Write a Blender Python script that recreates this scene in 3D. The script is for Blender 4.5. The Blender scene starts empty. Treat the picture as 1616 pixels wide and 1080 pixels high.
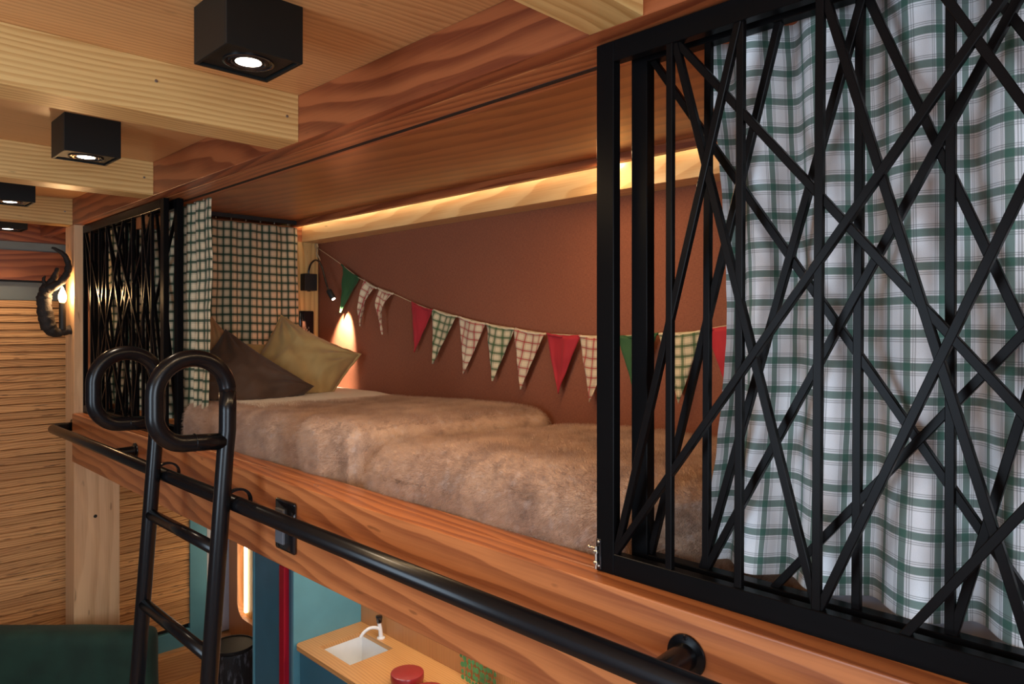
import bpy, bmesh, math, random
from mathutils import Vector, Matrix, Euler, noise
random.seed(7)
S = bpy.context.scene
COL = S.collection
PI = math.pi
FLOOR = -2.34          # the camera stands at the origin, eye level z = 0
CEIL = 0.652
# ------------------------------------------------------------------ camera
cam_d = bpy.data.cameras.new('camera'); cam = bpy.data.objects.new('camera', cam_d); COL.objects.link(cam)
cam.location = (0, 0, 0); cam.rotation_euler = (PI/2, 0, -PI/4)
cam_d.sensor_width = 36; cam_d.lens = 25.08; cam_d.shift_y = -0.0161; cam_d.clip_start = 0.05
S.camera = cam
# ------------------------------------------------------------------ world, exposure
w = bpy.data.worlds.new('world'); S.world = w; w.use_nodes = True
bg = w.node_tree.nodes['Background']; bg.inputs[0].default_value = (0.55, 0.68, 0.9, 1); bg.inputs[1].default_value = 0.25
S.view_settings.view_transform = 'Standard'; S.view_settings.look = 'None'
S.view_settings.exposure = -0.08; S.view_settings.gamma = 1; S.view_settings.use_curve_mapping = False
def lamp(name, kind, loc, target, power, color, parent=None, **kw):
    d = bpy.data.lights.new(name, kind); d.energy = power; d.color = color
    for k, v in kw.items(): setattr(d, k, v)
    o = bpy.data.objects.new(name, d); COL.objects.link(o); o.location = loc
    if target is not None:
        o.rotation_euler = (Vector(target) - Vector(loc)).to_track_quat('-Z', 'Y').to_euler()
    if parent is not None:
        o.parent = parent; o.location = Vector(loc) - ORG[parent.name]
    return o
# daylight through the two windows behind and beside the viewer
lamp('window_daylight', 'AREA', (-0.55, -1.56, -0.25), (-0.35, 2.0, -0.45), 56, (0.74, 0.87, 1.0), shape='RECTANGLE', size=1.5, size_y=1.5)
lamp('side_window_daylight', 'AREA', (-1.46, 1.2, -0.25), (1.2, 1.1, -0.4), 34, (0.66, 0.83, 1.0), shape='RECTANGLE', size=0.9, size_y=1.3)
# cove light above the back of the bunk and the strip under the bunk over the worktop
lamp('cove_light', 'AREA', (1.797, 1.35, 0.512), (1.83, 1.35, 0.0), 20, (1.0, 0.68, 0.36), shape='RECTANGLE', size=0.02, size_y=4.0)
lamp('worktop_light', 'AREA', (1.72, 1.9, -0.712), (1.72, 1.9, -2.0), 9, (1.0, 0.86, 0.66), shape='RECTANGLE', size=0.03, size_y=1.9)

# ------------------------------------------------------------------ node helpers
class NT:
    def __init__(s, name):
        s.m = bpy.data.materials.new(name); s.m.use_nodes = True; s.t = s.m.node_tree; s.n = s.t.nodes; s.l = s.t.links
        s.b = s.n['Principled BSDF']; s.out = s.n['Material Output']
    def put(s, sock, v):
        if hasattr(v, 'is_linked') or hasattr(v, 'links'): s.l.new(v, sock)
        else: sock.default_value = v
    def math(s, op, a, b=0.0, c=0.0, clamp=False):
        n = s.n.new('ShaderNodeMath'); n.operation = op; n.use_clamp = clamp
        s.put(n.inputs[0], a); s.put(n.inputs[1], b)
        if len(n.inputs) > 2: s.put(n.inputs[2], c)
        return n.outputs[0]
    def mix(s, f, a, b, mode='MIX'):
        n = s.n.new('ShaderNodeMix'); n.data_type = 'RGBA'; n.blend_type = mode
        s.put(n.inputs[0], f); s.put(n.inputs[6], a); s.put(n.inputs[7], b); return n.outputs[2]
    def noise(s, vec, scale=5.0, detail=2.0, rough=0.5, col=False):
        n = s.n.new('ShaderNodeTexNoise'); s.put(n.inputs['Vector'], vec); n.inputs['Scale'].default_value = scale
        n.inputs['Detail'].default_value = detail; n.inputs['Roughness'].default_value = rough
        return n.outputs[1] if col else n.outputs[0]
    def sep(s, v):
        n = s.n.new('ShaderNodeSeparateXYZ'); s.put(n.inputs[0], v); return n.outputs
    def comb(s, x, y, z):
        n = s.n.new('ShaderNodeCombineXYZ'); s.put(n.inputs[0], x); s.put(n.inputs[1], y); s.put(n.inputs[2], z); return n.outputs[0]
    def smooth(s, v, a, b, x=0.0, y=1.0):
        n = s.n.new('ShaderNodeMapRange'); n.interpolation_type = 'SMOOTHSTEP'
        s.put(n.inputs[0], v); n.inputs[1].default_value = a; n.inputs[2].default_value = b; n.inputs[3].default_value = x; n.inputs[4].default_value = y
        return n.outputs[0]
    def bump(s, h, strength=0.3, dist=0.002):
        n = s.n.new('ShaderNodeBump'); n.inputs['Strength'].default_value = strength; n.inputs['Distance'].default_value = dist
        s.put(n.inputs['Height'], h); s.l.new(n.outputs[0], s.b.inputs['Normal']); return n.outputs[0]
    def coord(s, which='Object'):
        return s.n.new('ShaderNodeTexCoord').outputs[which]
    def rnd(s):
        return s.n.new('ShaderNodeObjectInfo').outputs['Random']
def srgb(r, g, b):
    f = lambda c: (c/255/12.92) if c/255 <= 0.04045 else ((c/255+0.055)/1.055)**2.4
    return (f(r), f(g), f(b), 1)
def plain(name, col, rough=0.5, metal=0.0, emit=None, power=0.0, vary=0.06, bump=0.0, bscale=200, coat=0.0, sheen=0.0, spec=0.5):
    t = NT(name); b = t.b; b.inputs['Specular IOR Level'].default_value = spec
    n = t.noise(t.coord(), 6, 3)
    t.put(b.inputs['Base Color'], t.mix(t.smooth(n, .3, .7), tuple(c*(1-vary) for c in col[:3])+(1,), tuple(min(1, c*(1+vary)) for c in col[:3])+(1,)))
    b.inputs['Roughness'].default_value = rough; b.inputs['Metallic'].default_value = metal
    b.inputs['Coat Weight'].default_value = coat; b.inputs['Sheen Weight'].default_value = sheen
    if emit: b.inputs['Emission Color'].default_value = emit; b.inputs['Emission Strength'].default_value = power
    if bump: t.bump(t.noise(t.coord(), bscale, 3), bump, 0.001)
    return t.m
def wood(name, axis, light, dark, freq=45, tilt=0.12, amp=0.05, contrast=0.7, rough=0.45, streak=0.0, pith=(0.22, 0.31), knots=0.25, coat=0.15, hue=0.0):
    """Sawn pine: growth rings round a tilted pith outside the board, fibre along `axis`."""
    t = NT(name); b = t.b
    o = t.sep(t.coord())
    r = t.rnd()
    i = 'XYZ'.index(axis); L = o[i]; A = o[(i+1) % 3]; B = o[(i+2) % 3]
    off = t.math('MULTIPLY', r, 7.3)
    Lo = t.math('ADD', L, off)
    v1 = t.comb(t.math('MULTIPLY', Lo, 0.42), t.math('MULTIPLY', A, 2.2), t.math('ADD', t.math('MULTIPLY', B, 2.2), off))
    v1b = t.comb(t.math('MULTIPLY', Lo, 2.6), t.math('MULTIPLY', A, 9), t.math('MULTIPLY', B, 9))
    n1 = t.math('SUBTRACT', t.noise(v1, 1.6, 3, 0.55), 0.5)
    a2 = t.math('ADD', A, pith[0]); b2 = t.math('ADD', B, t.math('ADD', pith[1], t.math('MULTIPLY', r, 0.15)))
    rad = t.math('SQRT', t.math('ADD', t.math('MULTIPLY', a2, a2), t.math('MULTIPLY', b2, b2)))
    rad = t.math('ADD', rad, t.math('MULTIPLY', t.math('SINE', t.math('MULTIPLY', Lo, 0.8)), tilt*0.4))
    rad = t.math('ADD', rad, t.math('MULTIPLY', n1, amp*2))
    rad = t.math('ADD', rad, t.math('MULTIPLY', t.math('SUBTRACT', t.noise(v1b, 1.0, 2), 0.5), 0.012))
    fr = t.math('FRACT', t.math('MULTIPLY', rad, freq))
    late = t.math('MULTIPLY', t.smooth(fr, 0.15, 0.82), t.smooth(fr, 1.0, 0.90))
    v2 = t.comb(t.math('MULTIPLY', Lo, 6), t.math('MULTIPLY', A, 220), t.math('MULTIPLY', B, 220))
    fib = t.noise(v2, 1.0, 2)
    v3 = t.comb(t.math('MULTIPLY', Lo, 2.2), t.math('MULTIPLY', A, 9), t.math('MULTIPLY', B, 9))
    blot = t.noise(v3, 1.0, 3)
    fac = t.math('MULTIPLY', late, contrast)
    fac = t.math('ADD', fac, t.math('MULTIPLY', t.math('SUBTRACT', fib, 0.5), 0.7))
    fac = t.math('ADD', fac, t.math('MULTIPLY', t.math('SUBTRACT', blot, 0.5), 0.7), clamp=True)
    c = t.mix(fac, light, dark)
    if knots:
        vk = t.comb(t.math('MULTIPLY', Lo, 9), t.math('MULTIPLY', A, 34), t.math('MULTIPLY', B, 34))
        k = t.smooth(t.noise(vk, 1.0, 1), 0.735, 0.80)
        c = t.mix(t.math('MULTIPLY', k, knots*2), c, tuple(x*0.35 for x in dark[:3])+(1,))
    if streak:
        vs = t.comb(t.math('MULTIPLY', Lo, 5), t.math('MULTIPLY', A, 70), t.math('MULTIPLY', B, 70))
        k = t.smooth(t.noise(vs, 1.0, 4, 0.6), 0.60, 0.72)
        c = t.mix(t.math('MULTIPLY', k, streak), c, (0.012, 0.009, 0.007, 1))
    if hue:
        c = t.mix(t.math('MULTIPLY', r, hue), c, tuple(x*0.45 for x in dark[:3])+(1,))
    t.put(b.inputs['Base Color'], c)
    b.inputs['Roughness'].default_value = rough; b.inputs['Coat Weight'].default_value = coat; b.inputs['Coat Roughness'].default_value = 0.3
    t.bump(t.math('ADD', t.math('MULTIPLY', fib, 0.5), t.math('MULTIPLY', late, 0.5)), 0.18, 0.001)
    return t.m
def plaid(name, pitch, base, band, line, bandw=0.24, banda=0.68, linea=0.55, translucent=0.25, warm=None, vfac=1.0):
    """Woven check from the cloth's own UV, in metres."""
    t = NT(name); b = t.b
    uv = t.sep(t.coord('UV'))
    def bands(c, amt):
        f = t.math('FRACT', t.math('DIVIDE', c, pitch))
        d = t.math('ABSOLUTE', t.math('SUBTRACT', f, 0.5))
        bd = t.math('MULTIPLY', t.smooth(d, bandw/2+0.015, bandw/2-0.015), amt)
        ln = 0.0
        for q in (bandw/2+0.065, bandw/2+0.125):
            e = t.math('ABSOLUTE', t.math('SUBTRACT', d, q))
            ln = t.math('ADD', ln, t.smooth(e, 0.022, 0.010))
        return bd, t.math('MULTIPLY', ln, linea, clamp=True)
    bu, lu = bands(uv[0], banda); bv, lv = bands(uv[1], banda*vfac)
    c = t.mix(bu, base, band); c = t.mix(bv, c, band)
    c = t.mix(lu, c, line); c = t.mix(lv, c, line)
    weave = t.noise(t.coord('UV'), 900, 2)
    c = t.mix(t.math('MULTIPLY', weave, 0.22), c, (0.02, 0.02, 0.02, 1))
    t.put(b.inputs['Base Color'], c); b.inputs['Roughness'].default_value = 0.9; b.inputs['Sheen Weight'].default_value = 0.15
    wr = t.noise(t.coord('UV'), 28, 3)
    t.bump(t.math('ADD', t.math('MULTIPLY', weave, 0.15), wr), 0.35, 0.004)
    if translucent:
        tr = t.n.new('ShaderNodeBsdfTranslucent'); t.put(tr.inputs[0], c)
        mx = t.n.new('ShaderNodeMixShader'); mx.inputs[0].default_value = translucent
        t.l.new(b.outputs[0], mx.inputs[1]); t.l.new(tr.outputs[0], mx.inputs[2]); t.l.new(mx.outputs[0], t.out.inputs[0])
    return t.m
# ------------------------------------------------------------------ materials
PINE_L, PINE_D = srgb(222, 158, 100), srgb(160, 84, 42)
M = {}
for ax in 'XYZ':
    M['board'+ax] = wood('amber_pine_'+ax.lower(), ax, srgb(194, 120, 70), srgb(140, 76, 43), 46, 0.2, 0.05, 0.75, 0.36)
    M['pine'+ax] = wood('pale_pine_'+ax.lower(), ax, srgb(230, 190, 122), srgb(190, 136, 72), 70, 0.12, 0.05, 0.6, 0.42)
    M['ply'+ax] = wood('ceiling_pine_'+ax.lower(), ax, srgb(218, 164, 106), srgb(176, 114, 64), 60, 0.3, 0.07, 0.5, 0.4, knots=0.15)
    M['red'+ax] = wood('reddish_pine_'+ax.lower(), ax, srgb(166, 92, 52), srgb(110, 46, 24), 26, 0.35, 0.09, 0.8, 0.42, knots=0.1)
M['postwood'] = wood('post_pine', 'Z', srgb(232, 186, 138), srgb(192, 138, 92), 30, 0.15, 0.04, 0.4, 0.5)
M['soffit'] = wood('bunk_soffit_plywood', 'Y', srgb(180, 112, 56), srgb(128, 70, 32), 16, 0.5, 0.10, 0.6, 0.33, knots=0.1, coat=0.35)
M['cove'] = wood('cove_pine', 'Y', srgb(230, 190, 130), srgb(200, 140, 80), 40, 0.4, 0.08, 0.6, 0.4)
M['slat'] = wood('weathered_slat', 'X', srgb(242, 184, 118), srgb(184, 116, 62), 70, 0.3, 0.05, 0.55, 0.6, streak=0.8, knots=0.3, coat=0.0, hue=0.4)
M['worktop'] = wood('oak_worktop', 'Y', srgb(214, 160, 100), srgb(180, 120, 66), 90, 0.4, 0.03, 0.5, 0.4, knots=0)
M['splash'] = wood('oak_veneer', 'Z', srgb(190, 134, 84), srgb(146, 92, 52), 110, 0.3, 0.03, 0.6, 0.45, knots=0)
M['floorw'] = wood('floor_oak', 'X', srgb(214, 160, 104), srgb(176, 118, 70), 40, 0.3, 0.05, 0.5, 0.4)
M['niche'] = wood('niche_pine', 'Z', srgb(206, 140, 84), srgb(160, 96, 50), 60, 0.3, 0.05, 0.5, 0.4, knots=0)
M['steel'] = plain('black_powder_coated_steel', (0.0045, 0.0042, 0.0045, 1), 0.30, 0.0, spec=0.06, bump=0.05, bscale=700)
M['tube'] = plain('satin_black_tube', (0.004, 0.0045, 0.006, 1), 0.25, 0.0, spec=0.33)
M['screenrod'] = plain('black_lattice_rod', (0.005, 0.004, 0.004, 1), 0.30, 0.0, spec=0.08)
M['matt'] = plain('matt_black_fitting', (0.008, 0.008, 0.008, 1), 0.6)
M['lampbox'] = plain('black_lamp_housing', (0.007, 0.008, 0.007, 1), 0.5, spec=0.3, bump=0.1, bscale=900)
M['gloss'] = plain('gloss_black_plastic', (0.008, 0.008, 0.010, 1), 0.12, coat=0.5)
M['greyplastic'] = plain('grey_rocker', (0.10, 0.11, 0.13, 1), 0.3)
M['zinc'] = plain('zinc_hardware', (0.55, 0.50, 0.42, 1), 0.3, 1.0)
M['screwm'] = plain('screw_steel', (0.35, 0.32, 0.28, 1), 0.4, 1.0)
M['lens'] = plain('lamp_lens', (1, 0.95, 0.85, 1), 0.4, emit=(1, 0.86, 0.68, 1), power=14)
M['bulb'] = plain('glowing_bulb', (1, 0.9, 0.7, 1), 0.4, emit=(1, 0.62, 0.28, 1), power=60)
M['led'] = plain('led_strip', (1, 0.9, 0.7, 1), 0.4, emit=(1, 0.80, 0.52, 1), power=7)
M['bark'] = NT('driftwood_bark').m
_t = NT('dark_driftwood'); _n = _t.noise(_t.coord(), 60, 5); _t.put(_t.b.inputs['Base Color'], _t.mix(_n, (0.007, 0.005, 0.004, 1), (0.036, 0.025, 0.018, 1))); _t.b.inputs['Roughness'].default_value = 0.75; _t.bump(_n, 0.8, 0.006); M['bark'] = _t.m
_t = NT('charred_log'); _v = _t.sep(_t.coord()); _n = _t.noise(_t.comb(_v[0], _v[1], _t.math('MULTIPLY', _v[2], 0.25)), 45, 5, 0.65)
_t.put(_t.b.inputs['Base Color'], _t.mix(_t.smooth(_n, .5, .72), (0.012, 0.013, 0.016, 1), (0.16, 0.18, 0.22, 1))); _t.b.inputs['Roughness'].default_value = 0.6; _t.bump(_n, 0.8, 0.006); M['log'] = _t.m
_t = NT('wire_mesh'); _v = _t.sep(_t.coord()); _a = _t.math('MULTIPLY', _t.math('ARCTAN2', _v[1], _v[0]), 60); _z = _t.math('MULTIPLY', _v[2], 500)
_c = _t.math('MULTIPLY', _t.math('SINE', _t.math('ADD', _a, _z)), _t.math('SINE', _t.math('SUBTRACT', _a, _z)))
_t.put(_t.b.inputs['Base Color'], _t.mix(_t.smooth(_c, -.2, .3), (0.006, 0.005, 0.0045, 1), (0.07, 0.06, 0.055, 1))); _t.b.inputs['Roughness'].default_value = 0.6; _t.b.inputs['Specular IOR Level'].default_value = 0.2; M['mesh'] = _t.m
# terracotta fabric wall
_t = NT('terracotta_wall_fabric'); _v = _t.sep(_t.coord())
_h = _t.noise(_t.comb(_v[0], _t.math('MULTIPLY', _v[1], 90), _t.math('MULTIPLY', _v[2], 900)), 1, 2); _g = _t.noise(_t.comb(_v[0], _t.math('MULTIPLY', _v[1], 900), _t.math('MULTIPLY', _v[2], 90)), 1, 2)
_w = _t.math('ADD', _h, _g)
_c = _t.mix(_t.smooth(_w, .7, 1.3), srgb(130, 73, 48), srgb(158, 93, 62)); _c = _t.mix(_t.math('MULTIPLY', _t.noise(_t.coord(), 5, 3), 0.25), _c, srgb(106, 54, 34))
_t.put(_t.b.inputs['Base Color'], _c); _t.b.inputs['Roughness'].default_value = 0.85; _t.bump(_w, 0.35, 0.001); M['fabricwall'] = _t.m
M['teal'] = plain('teal_lacquer', srgb(92, 152, 168), 0.42)
M['tealdark'] = plain('deep_teal_lacquer', srgb(58, 108, 128), 0.42)
M['red'] = plain('crimson_lacquer', srgb(170, 20, 44), 0.35)
M['tin'] = plain('red_enamel', srgb(150, 40, 44), 0.3, coat=0.3)
M['white'] = plain('white_plastic', (0.85, 0.86, 0.88, 1), 0.3)
M['basin'] = plain('white_ceramic', (0.86, 0.87, 0.88, 1), 0.15)
M['grey'] = plain('grey_green_paint', srgb(124, 128, 122), 0.6)
M['plaster'] = plain('white_plaster', srgb(206, 202, 210), 0.7, bump=0.2, bscale=60)
M['dark'] = plain('dark_recess', (0.01, 0.009, 0.008, 1), 0.8)
M['velvet'] = plain('dark_green_velvet', (0.012, 0.044, 0.030, 1), 0.8, vary=0.25, sheen=0.05)
M['sheet'] = plain('cream_sheet', srgb(246, 238, 222), 0.85, bump=0.2, bscale=30)
M['bedwhite'] = plain('white_bed_linen', srgb(214, 218, 232), 0.85, bump=0.2, bscale=20)
M['leaf'] = plain('green_leaf', srgb(70, 130, 76), 0.5, vary=0.35)
M['string'] = plain('jute_string', srgb(196, 170, 130), 0.9)
M['tag'] = plain('brass_pin', (0.6, 0.45, 0.25, 1), 0.4, 1.0)
for n_, c_, s_ in (('olive', (172, 140, 84), 0.2), ('brown', (76, 52, 34), 0.1), ('tan', (168, 124, 78), 0.1), ('greenflag', (44, 84, 42), 0.05), ('redflag', (176, 34, 42), 0.05)):
    M[n_] = plain(n_+'_cloth', srgb(*c_), 0.8, vary=0.12, bump=0.25, bscale=45, sheen=s_)
# plush blanket
_t = NT('taupe_plush'); _n = _t.noise(_t.coord(), 7, 4, 0.6); _f = _t.noise(_t.coord(), 260, 3, 0.7); _p = _t.noise(_t.coord(), 38, 3)
_c = _t.mix(_t.smooth(_n, .35, .65), srgb(176, 138, 112), srgb(206, 168, 138)); _q = _t.noise(_t.coord(), 12, 5, 0.7); _c = _t.mix(_t.math('MULTIPLY', _t.smooth(_q, .48, .68), 0.48), _c, srgb(116, 88, 74)); _c = _t.mix(_t.math('MULTIPLY', _t.smooth(_p, .55, .70), 0.35), _c, srgb(206, 186, 176)); _c = _t.mix(_t.smooth(_f, .45, .75, 0, .35), _c, srgb(222, 196, 172))
_t.put(_t.b.inputs['Base Color'], _c); _t.b.inputs['Roughness'].default_value = 0.9; _t.b.inputs['Sheen Weight'].default_value = 0.25; _t.b.inputs['Sheen Roughness'].default_value = 0.4; _t.b.inputs['Sheen Tint'].default_value = (0.9, 0.85, 0.85, 1)
_t.bump(_t.math('ADD', _f, _t.math('MULTIPLY', _p, .6)), 0.7, 0.006); M['plush'] = _t.m
GREEN = srgb(36, 92, 62)
M['plaidnear'] = plaid('green_check_curtain', 0.0475, srgb(244, 245, 248), srgb(44, 98, 80), srgb(70, 76, 74), 0.24, 0.80, 0.45, 0.06)
M['plaidwarmlit'] = plaid('green_check_curtain_far', 0.040, srgb(242, 222, 182), srgb(22, 66, 42), srgb(40, 50, 44), 0.27, 0.9, 0.45, 0.18)
M['plaidgreen'] = plaid('green_check_pennant', 0.036, srgb(226, 206, 164), srgb(40, 84, 36), srgb(36, 60, 30), 0.26, 0.8, 0.5, 0)
M['plaidred'] = plaid('red_check_pennant', 0.036, srgb(228, 204, 166), srgb(170, 40, 44), srgb(120, 70, 40), 0.18, 0.8, 0.45, 0)

# ------------------------------------------------------------------ object helpers
ORG = {}
def tag(o, label=None, cat=None, group=None, kind=None):
    if label: o['label'] = label
    if cat: o['category'] = cat
    if group: o['group'] = group
    if kind: o['kind'] = kind
    return o
def thing(name, loc, label, cat, group=None, rot=None):
    o = bpy.data.objects.new(name, None); COL.objects.link(o); o.location = loc; o.empty_display_size = 0.05
    if rot: o.rotation_euler = rot; 
    ORG[o.name] = Vector(loc); return tag(o, label, cat, group)
def obj(name, bm, mat, parent=None, local=False, smooth=False, loc=None):
    """Link a bmesh given in world coordinates (or local to a rotated parent) as one mesh object."""
    me = bpy.data.meshes.new(name)
    org = ORG.get(parent.name, Vector()) if parent is not None else Vector()
    if loc is not None: base = Vector(loc)
    else: base = org
    if not local and base.length > 0: bmesh.ops.translate(bm, verts=bm.verts, vec=-base)
    bm.normal_update(); bm.to_mesh(me); bm.free()
    for m in (mat if isinstance(mat, (list, tuple)) else [mat]): me.materials.append(m)
    if smooth:
        me.polygons.foreach_set('use_smooth', [True]*len(me.polygons))
        if smooth != 'all':
            me.set_sharp_from_angle(angle=math.radians(40))
    o = bpy.data.objects.new(name, me); COL.objects.link(o)
    if parent is not None:
        o.parent = parent; o.location = (0, 0, 0) if loc is None or local else base - org
    elif loc is not None: o.location = base
    ORG[o.name] = Vector(base) if not local else Vector()
    return o
def bx(bm, x0, x1, y0, y1, z0, z1, bevel=0.0, rot=None, seg=1):
    t = bmesh.new()
    g = bmesh.ops.create_cube(t, size=1)
    c = Vector(((x0+x1)/2, (y0+y1)/2, (z0+z1)/2))
    bmesh.ops.scale(t, verts=t.verts, vec=(x1-x0, y1-y0, z1-z0))
    if bevel: bmesh.ops.bevel(t, geom=t.edges[:], offset=bevel, segments=seg, affect='EDGES', profile=0.5)
    if rot: bmesh.ops.rotate(t, verts=t.verts, cent=(0, 0, 0), matrix=rot)
    bmesh.ops.translate(t, verts=t.verts, vec=c)
    me = bpy.data.meshes.new('t'); t.to_mesh(me); t.free(); bm.from_mesh(me); bpy.data.meshes.remove(me)
    return bm
def B(*a, **k): return bx(bmesh.new(), *a, **k)
def sweep(pts, rad, seg=16, closed=False, cap=True, bm=None):
    bm = bm or bmesh.new(); pts = [Vector(p) for p in pts]; n = len(pts)
    R = rad if isinstance(rad, (list, tuple)) else [rad]*n
    rings = []; up = None
    for i in range(n):
        if closed: d = (pts[(i+1) % n]-pts[i-1]).normalized()
        else: d = (pts[min(i+1, n-1)]-pts[max(i-1, 0)]).normalized()
        if up is None:
            up = Vector((0, 0, 1)) if abs(d.z) < 0.9 else Vector((1, 0, 0))
        s = d.cross(up).normalized(); up = s.cross(d).normalized()
        rings.append([bm.verts.new(pts[i] + (s*math.cos(2*PI*k/seg)+up*math.sin(2*PI*k/seg))*R[i]) for k in range(seg)])
    for i in range(n if closed else n-1):
        a, b = rings[i], rings[(i+1) % n]
        for k in range(seg): bm.faces.new((a[k], a[(k+1) % seg], b[(k+1) % seg], b[k]))
    if cap and not closed: bm.faces.new(rings[0][::-1]); bm.faces.new(rings[-1])
    bmesh.ops.recalc_face_normals(bm, faces=bm.faces)
    return bm
def cyl(p0, p1, r, seg=20, bm=None, r2=None): return sweep([p0, p1], [r, r if r2 is None else r2], seg, bm=bm)
def lathe(prof, c, seg=32, bm=None, axis='Z'):
    bm = bm or bmesh.new(); c = Vector(c); rings = []
    for r, z in prof:
        ring = []
        for k in range(seg):
            a = 2*PI*k/seg; p = Vector((r*math.cos(a), r*math.sin(a), z))
            if axis == 'X': p = Vector((p.z, p.x, p.y))
            if axis == 'Y': p = Vector((p.x, p.z, p.y))
            ring.append(bm.verts.new(c+p))
        rings.append(ring)
    for a, b in zip(rings, rings[1:]):
        for k in range(seg): bm.faces.new((a[k], a[(k+1) % seg], b[(k+1) % seg], b[k]))
    if prof[0][0] > 1e-6: bm.faces.new(rings[0])
    if prof[-1][0] > 1e-6: bm.faces.new(rings[-1][::-1])
    bmesh.ops.remove_doubles(bm, verts=bm.verts, dist=1e-6)
    bmesh.ops.recalc_face_normals(bm, faces=bm.faces)
    return bm
def arc(c, r, a0, a1, n, u, v):
    c, u, v = Vector(c), Vector(u), Vector(v)
    return [c + (u*math.cos(a0+(a1-a0)*i/n) + v*math.sin(a0+(a1-a0)*i/n))*r for i in range(n+1)]
def struct(name, bm, mat, parent=None, **k):
    o = obj(name, bm, mat, parent, **k)
    if parent is None: o['kind'] = 'structure'
    return o
def dup(mesh_obj, loc, parent):
    c = mesh_obj.copy(); COL.objects.link(c); c.parent = parent; c.location = loc; return c

# ================================================================== the setting
fl = struct('floor', B(-1.6, 2.3, -1.7, 5.2, FLOOR-0.1, FLOOR-0.012), M['dark'])
x = -1.6; k = 0
proto_b = {}
yy = -1.7
while yy < 5.05:                                  # floorboards running across the room
    bm = B(-1.6, 2.3, yy+0.001, yy+0.139, FLOOR-0.012, FLOOR, bevel=0.0015)
    obj('floorboard', bm, M['floorw'], fl, loc=(0, yy, FLOOR)); yy += 0.14
ce = struct('ceiling', B(-1.6, 2.3, -1.7, 5.2, CEIL+0.02, CEIL+0.1), M['plyX'])
for a, b in ((-1.7, 0.72), (0.72, 1.9), (1.9, 3.06), (3.06, 4.24), (4.24, 5.2)):
    obj('ceiling_panel', B(-1.6, 1.05, a+0.0005, b-0.0005, CEIL, CEIL+0.02), M['plyX'], ce, loc=(0, a, CEIL))
wb = struct('wall_back', bx(bx(bx(B(-1.6, -1.3, -1.7, -1.6, FLOOR, CEIL), 0.2, 2.3, -1.7, -1.6, FLOOR, CEIL), -1.3, 0.2, -1.7, -1.6, 0.5, CEIL), -1.3, 0.2, -1.7, -1.6, FLOOR, -1.0), M['plaster'])
wn = struct('window_1', bx(bx(bx(bx(bx(bmesh.new(), -1.3, -1.25, -1.66, -1.6, -1.0, 0.5), 0.15, 0.2, -1.66, -1.6, -1.0, 0.5), -1.3, 0.2, -1.66, -1.6, 0.45, 0.5), -1.3, 0.2, -1.66, -1.6, -1.0, -0.95), -0.575, -0.525, -1.66, -1.6, -1.0, 0.5), M['white'])
wl = struct('wall_left', bx(bx(bx(B(-1.6, -1.5, -1.6, 0.7, FLOOR, CEIL), -1.6, -1.5, 1.7, 5.05, FLOOR, CEIL), -1.6, -1.5, 0.7, 1.7, 0.45, CEIL), -1.6, -1.5, 0.7, 1.7, FLOOR, -0.95), M['plaster'])
w2 = struct('window_2', bx(bx(bx(bx(bmesh.new(), -1.56, -1.5, 0.7, 0.75, -0.95, 0.45), -1.56, -1.5, 1.65, 1.7, -0.95, 0.45), -1.56, -1.5, 0.7, 1.7, 0.4, 0.45), -1.56, -1.5, 0.7, 1.7, -0.95, -0.9), M['white'])
struct('wall_right', B(1.92, 2.0, -1.6, 4.35, -0.46, CEIL+0.02), M['fabricwall'])
struct('wall_right', bx(B(1.92, 2.3, -1.6, 5.0, -0.52, -0.462), 1.925, 2.3, 3.25, 3.335, FLOOR, -0.52), M['plaster'])
struct('wall_right', B(2.21, 2.3, 3.3, 5.2, FLOOR, -0.46), M['plaster'])
wf = struct('wall_far', B(-1.6, 2.3, 5.05, 5.2, FLOOR, CEIL), M['grey'])
struct('wall_far', B(2.02, 2.21, 5.035, 5.05, FLOOR+0.17, -0.46), M['plaster'])
struct('trim_1', B(-1.6, 1.9, 4.99, 5.05, 0.495, CEIL), M['redX'], loc=(0, 5, .5))
struct('trim_2', B(-1.6, 1.9, 5.02, 5.05, 0.268, 0.442), M['redX'], loc=(0.3, 5, .3))
struct('trim_3', B(-1.6, 1.9, 5.028, 5.05, 0.257, 0.266), M['dark'])
struct('trim_4', bx(B(-1.6, 2.2, 4.90, 5.05, FLOOR, -2.18, bevel=0.002), 1.2, 2.02, 4.93, 5.0, -2.18, -2.172), M['plyX'], loc=(0, 4.9, -2.2))
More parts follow.
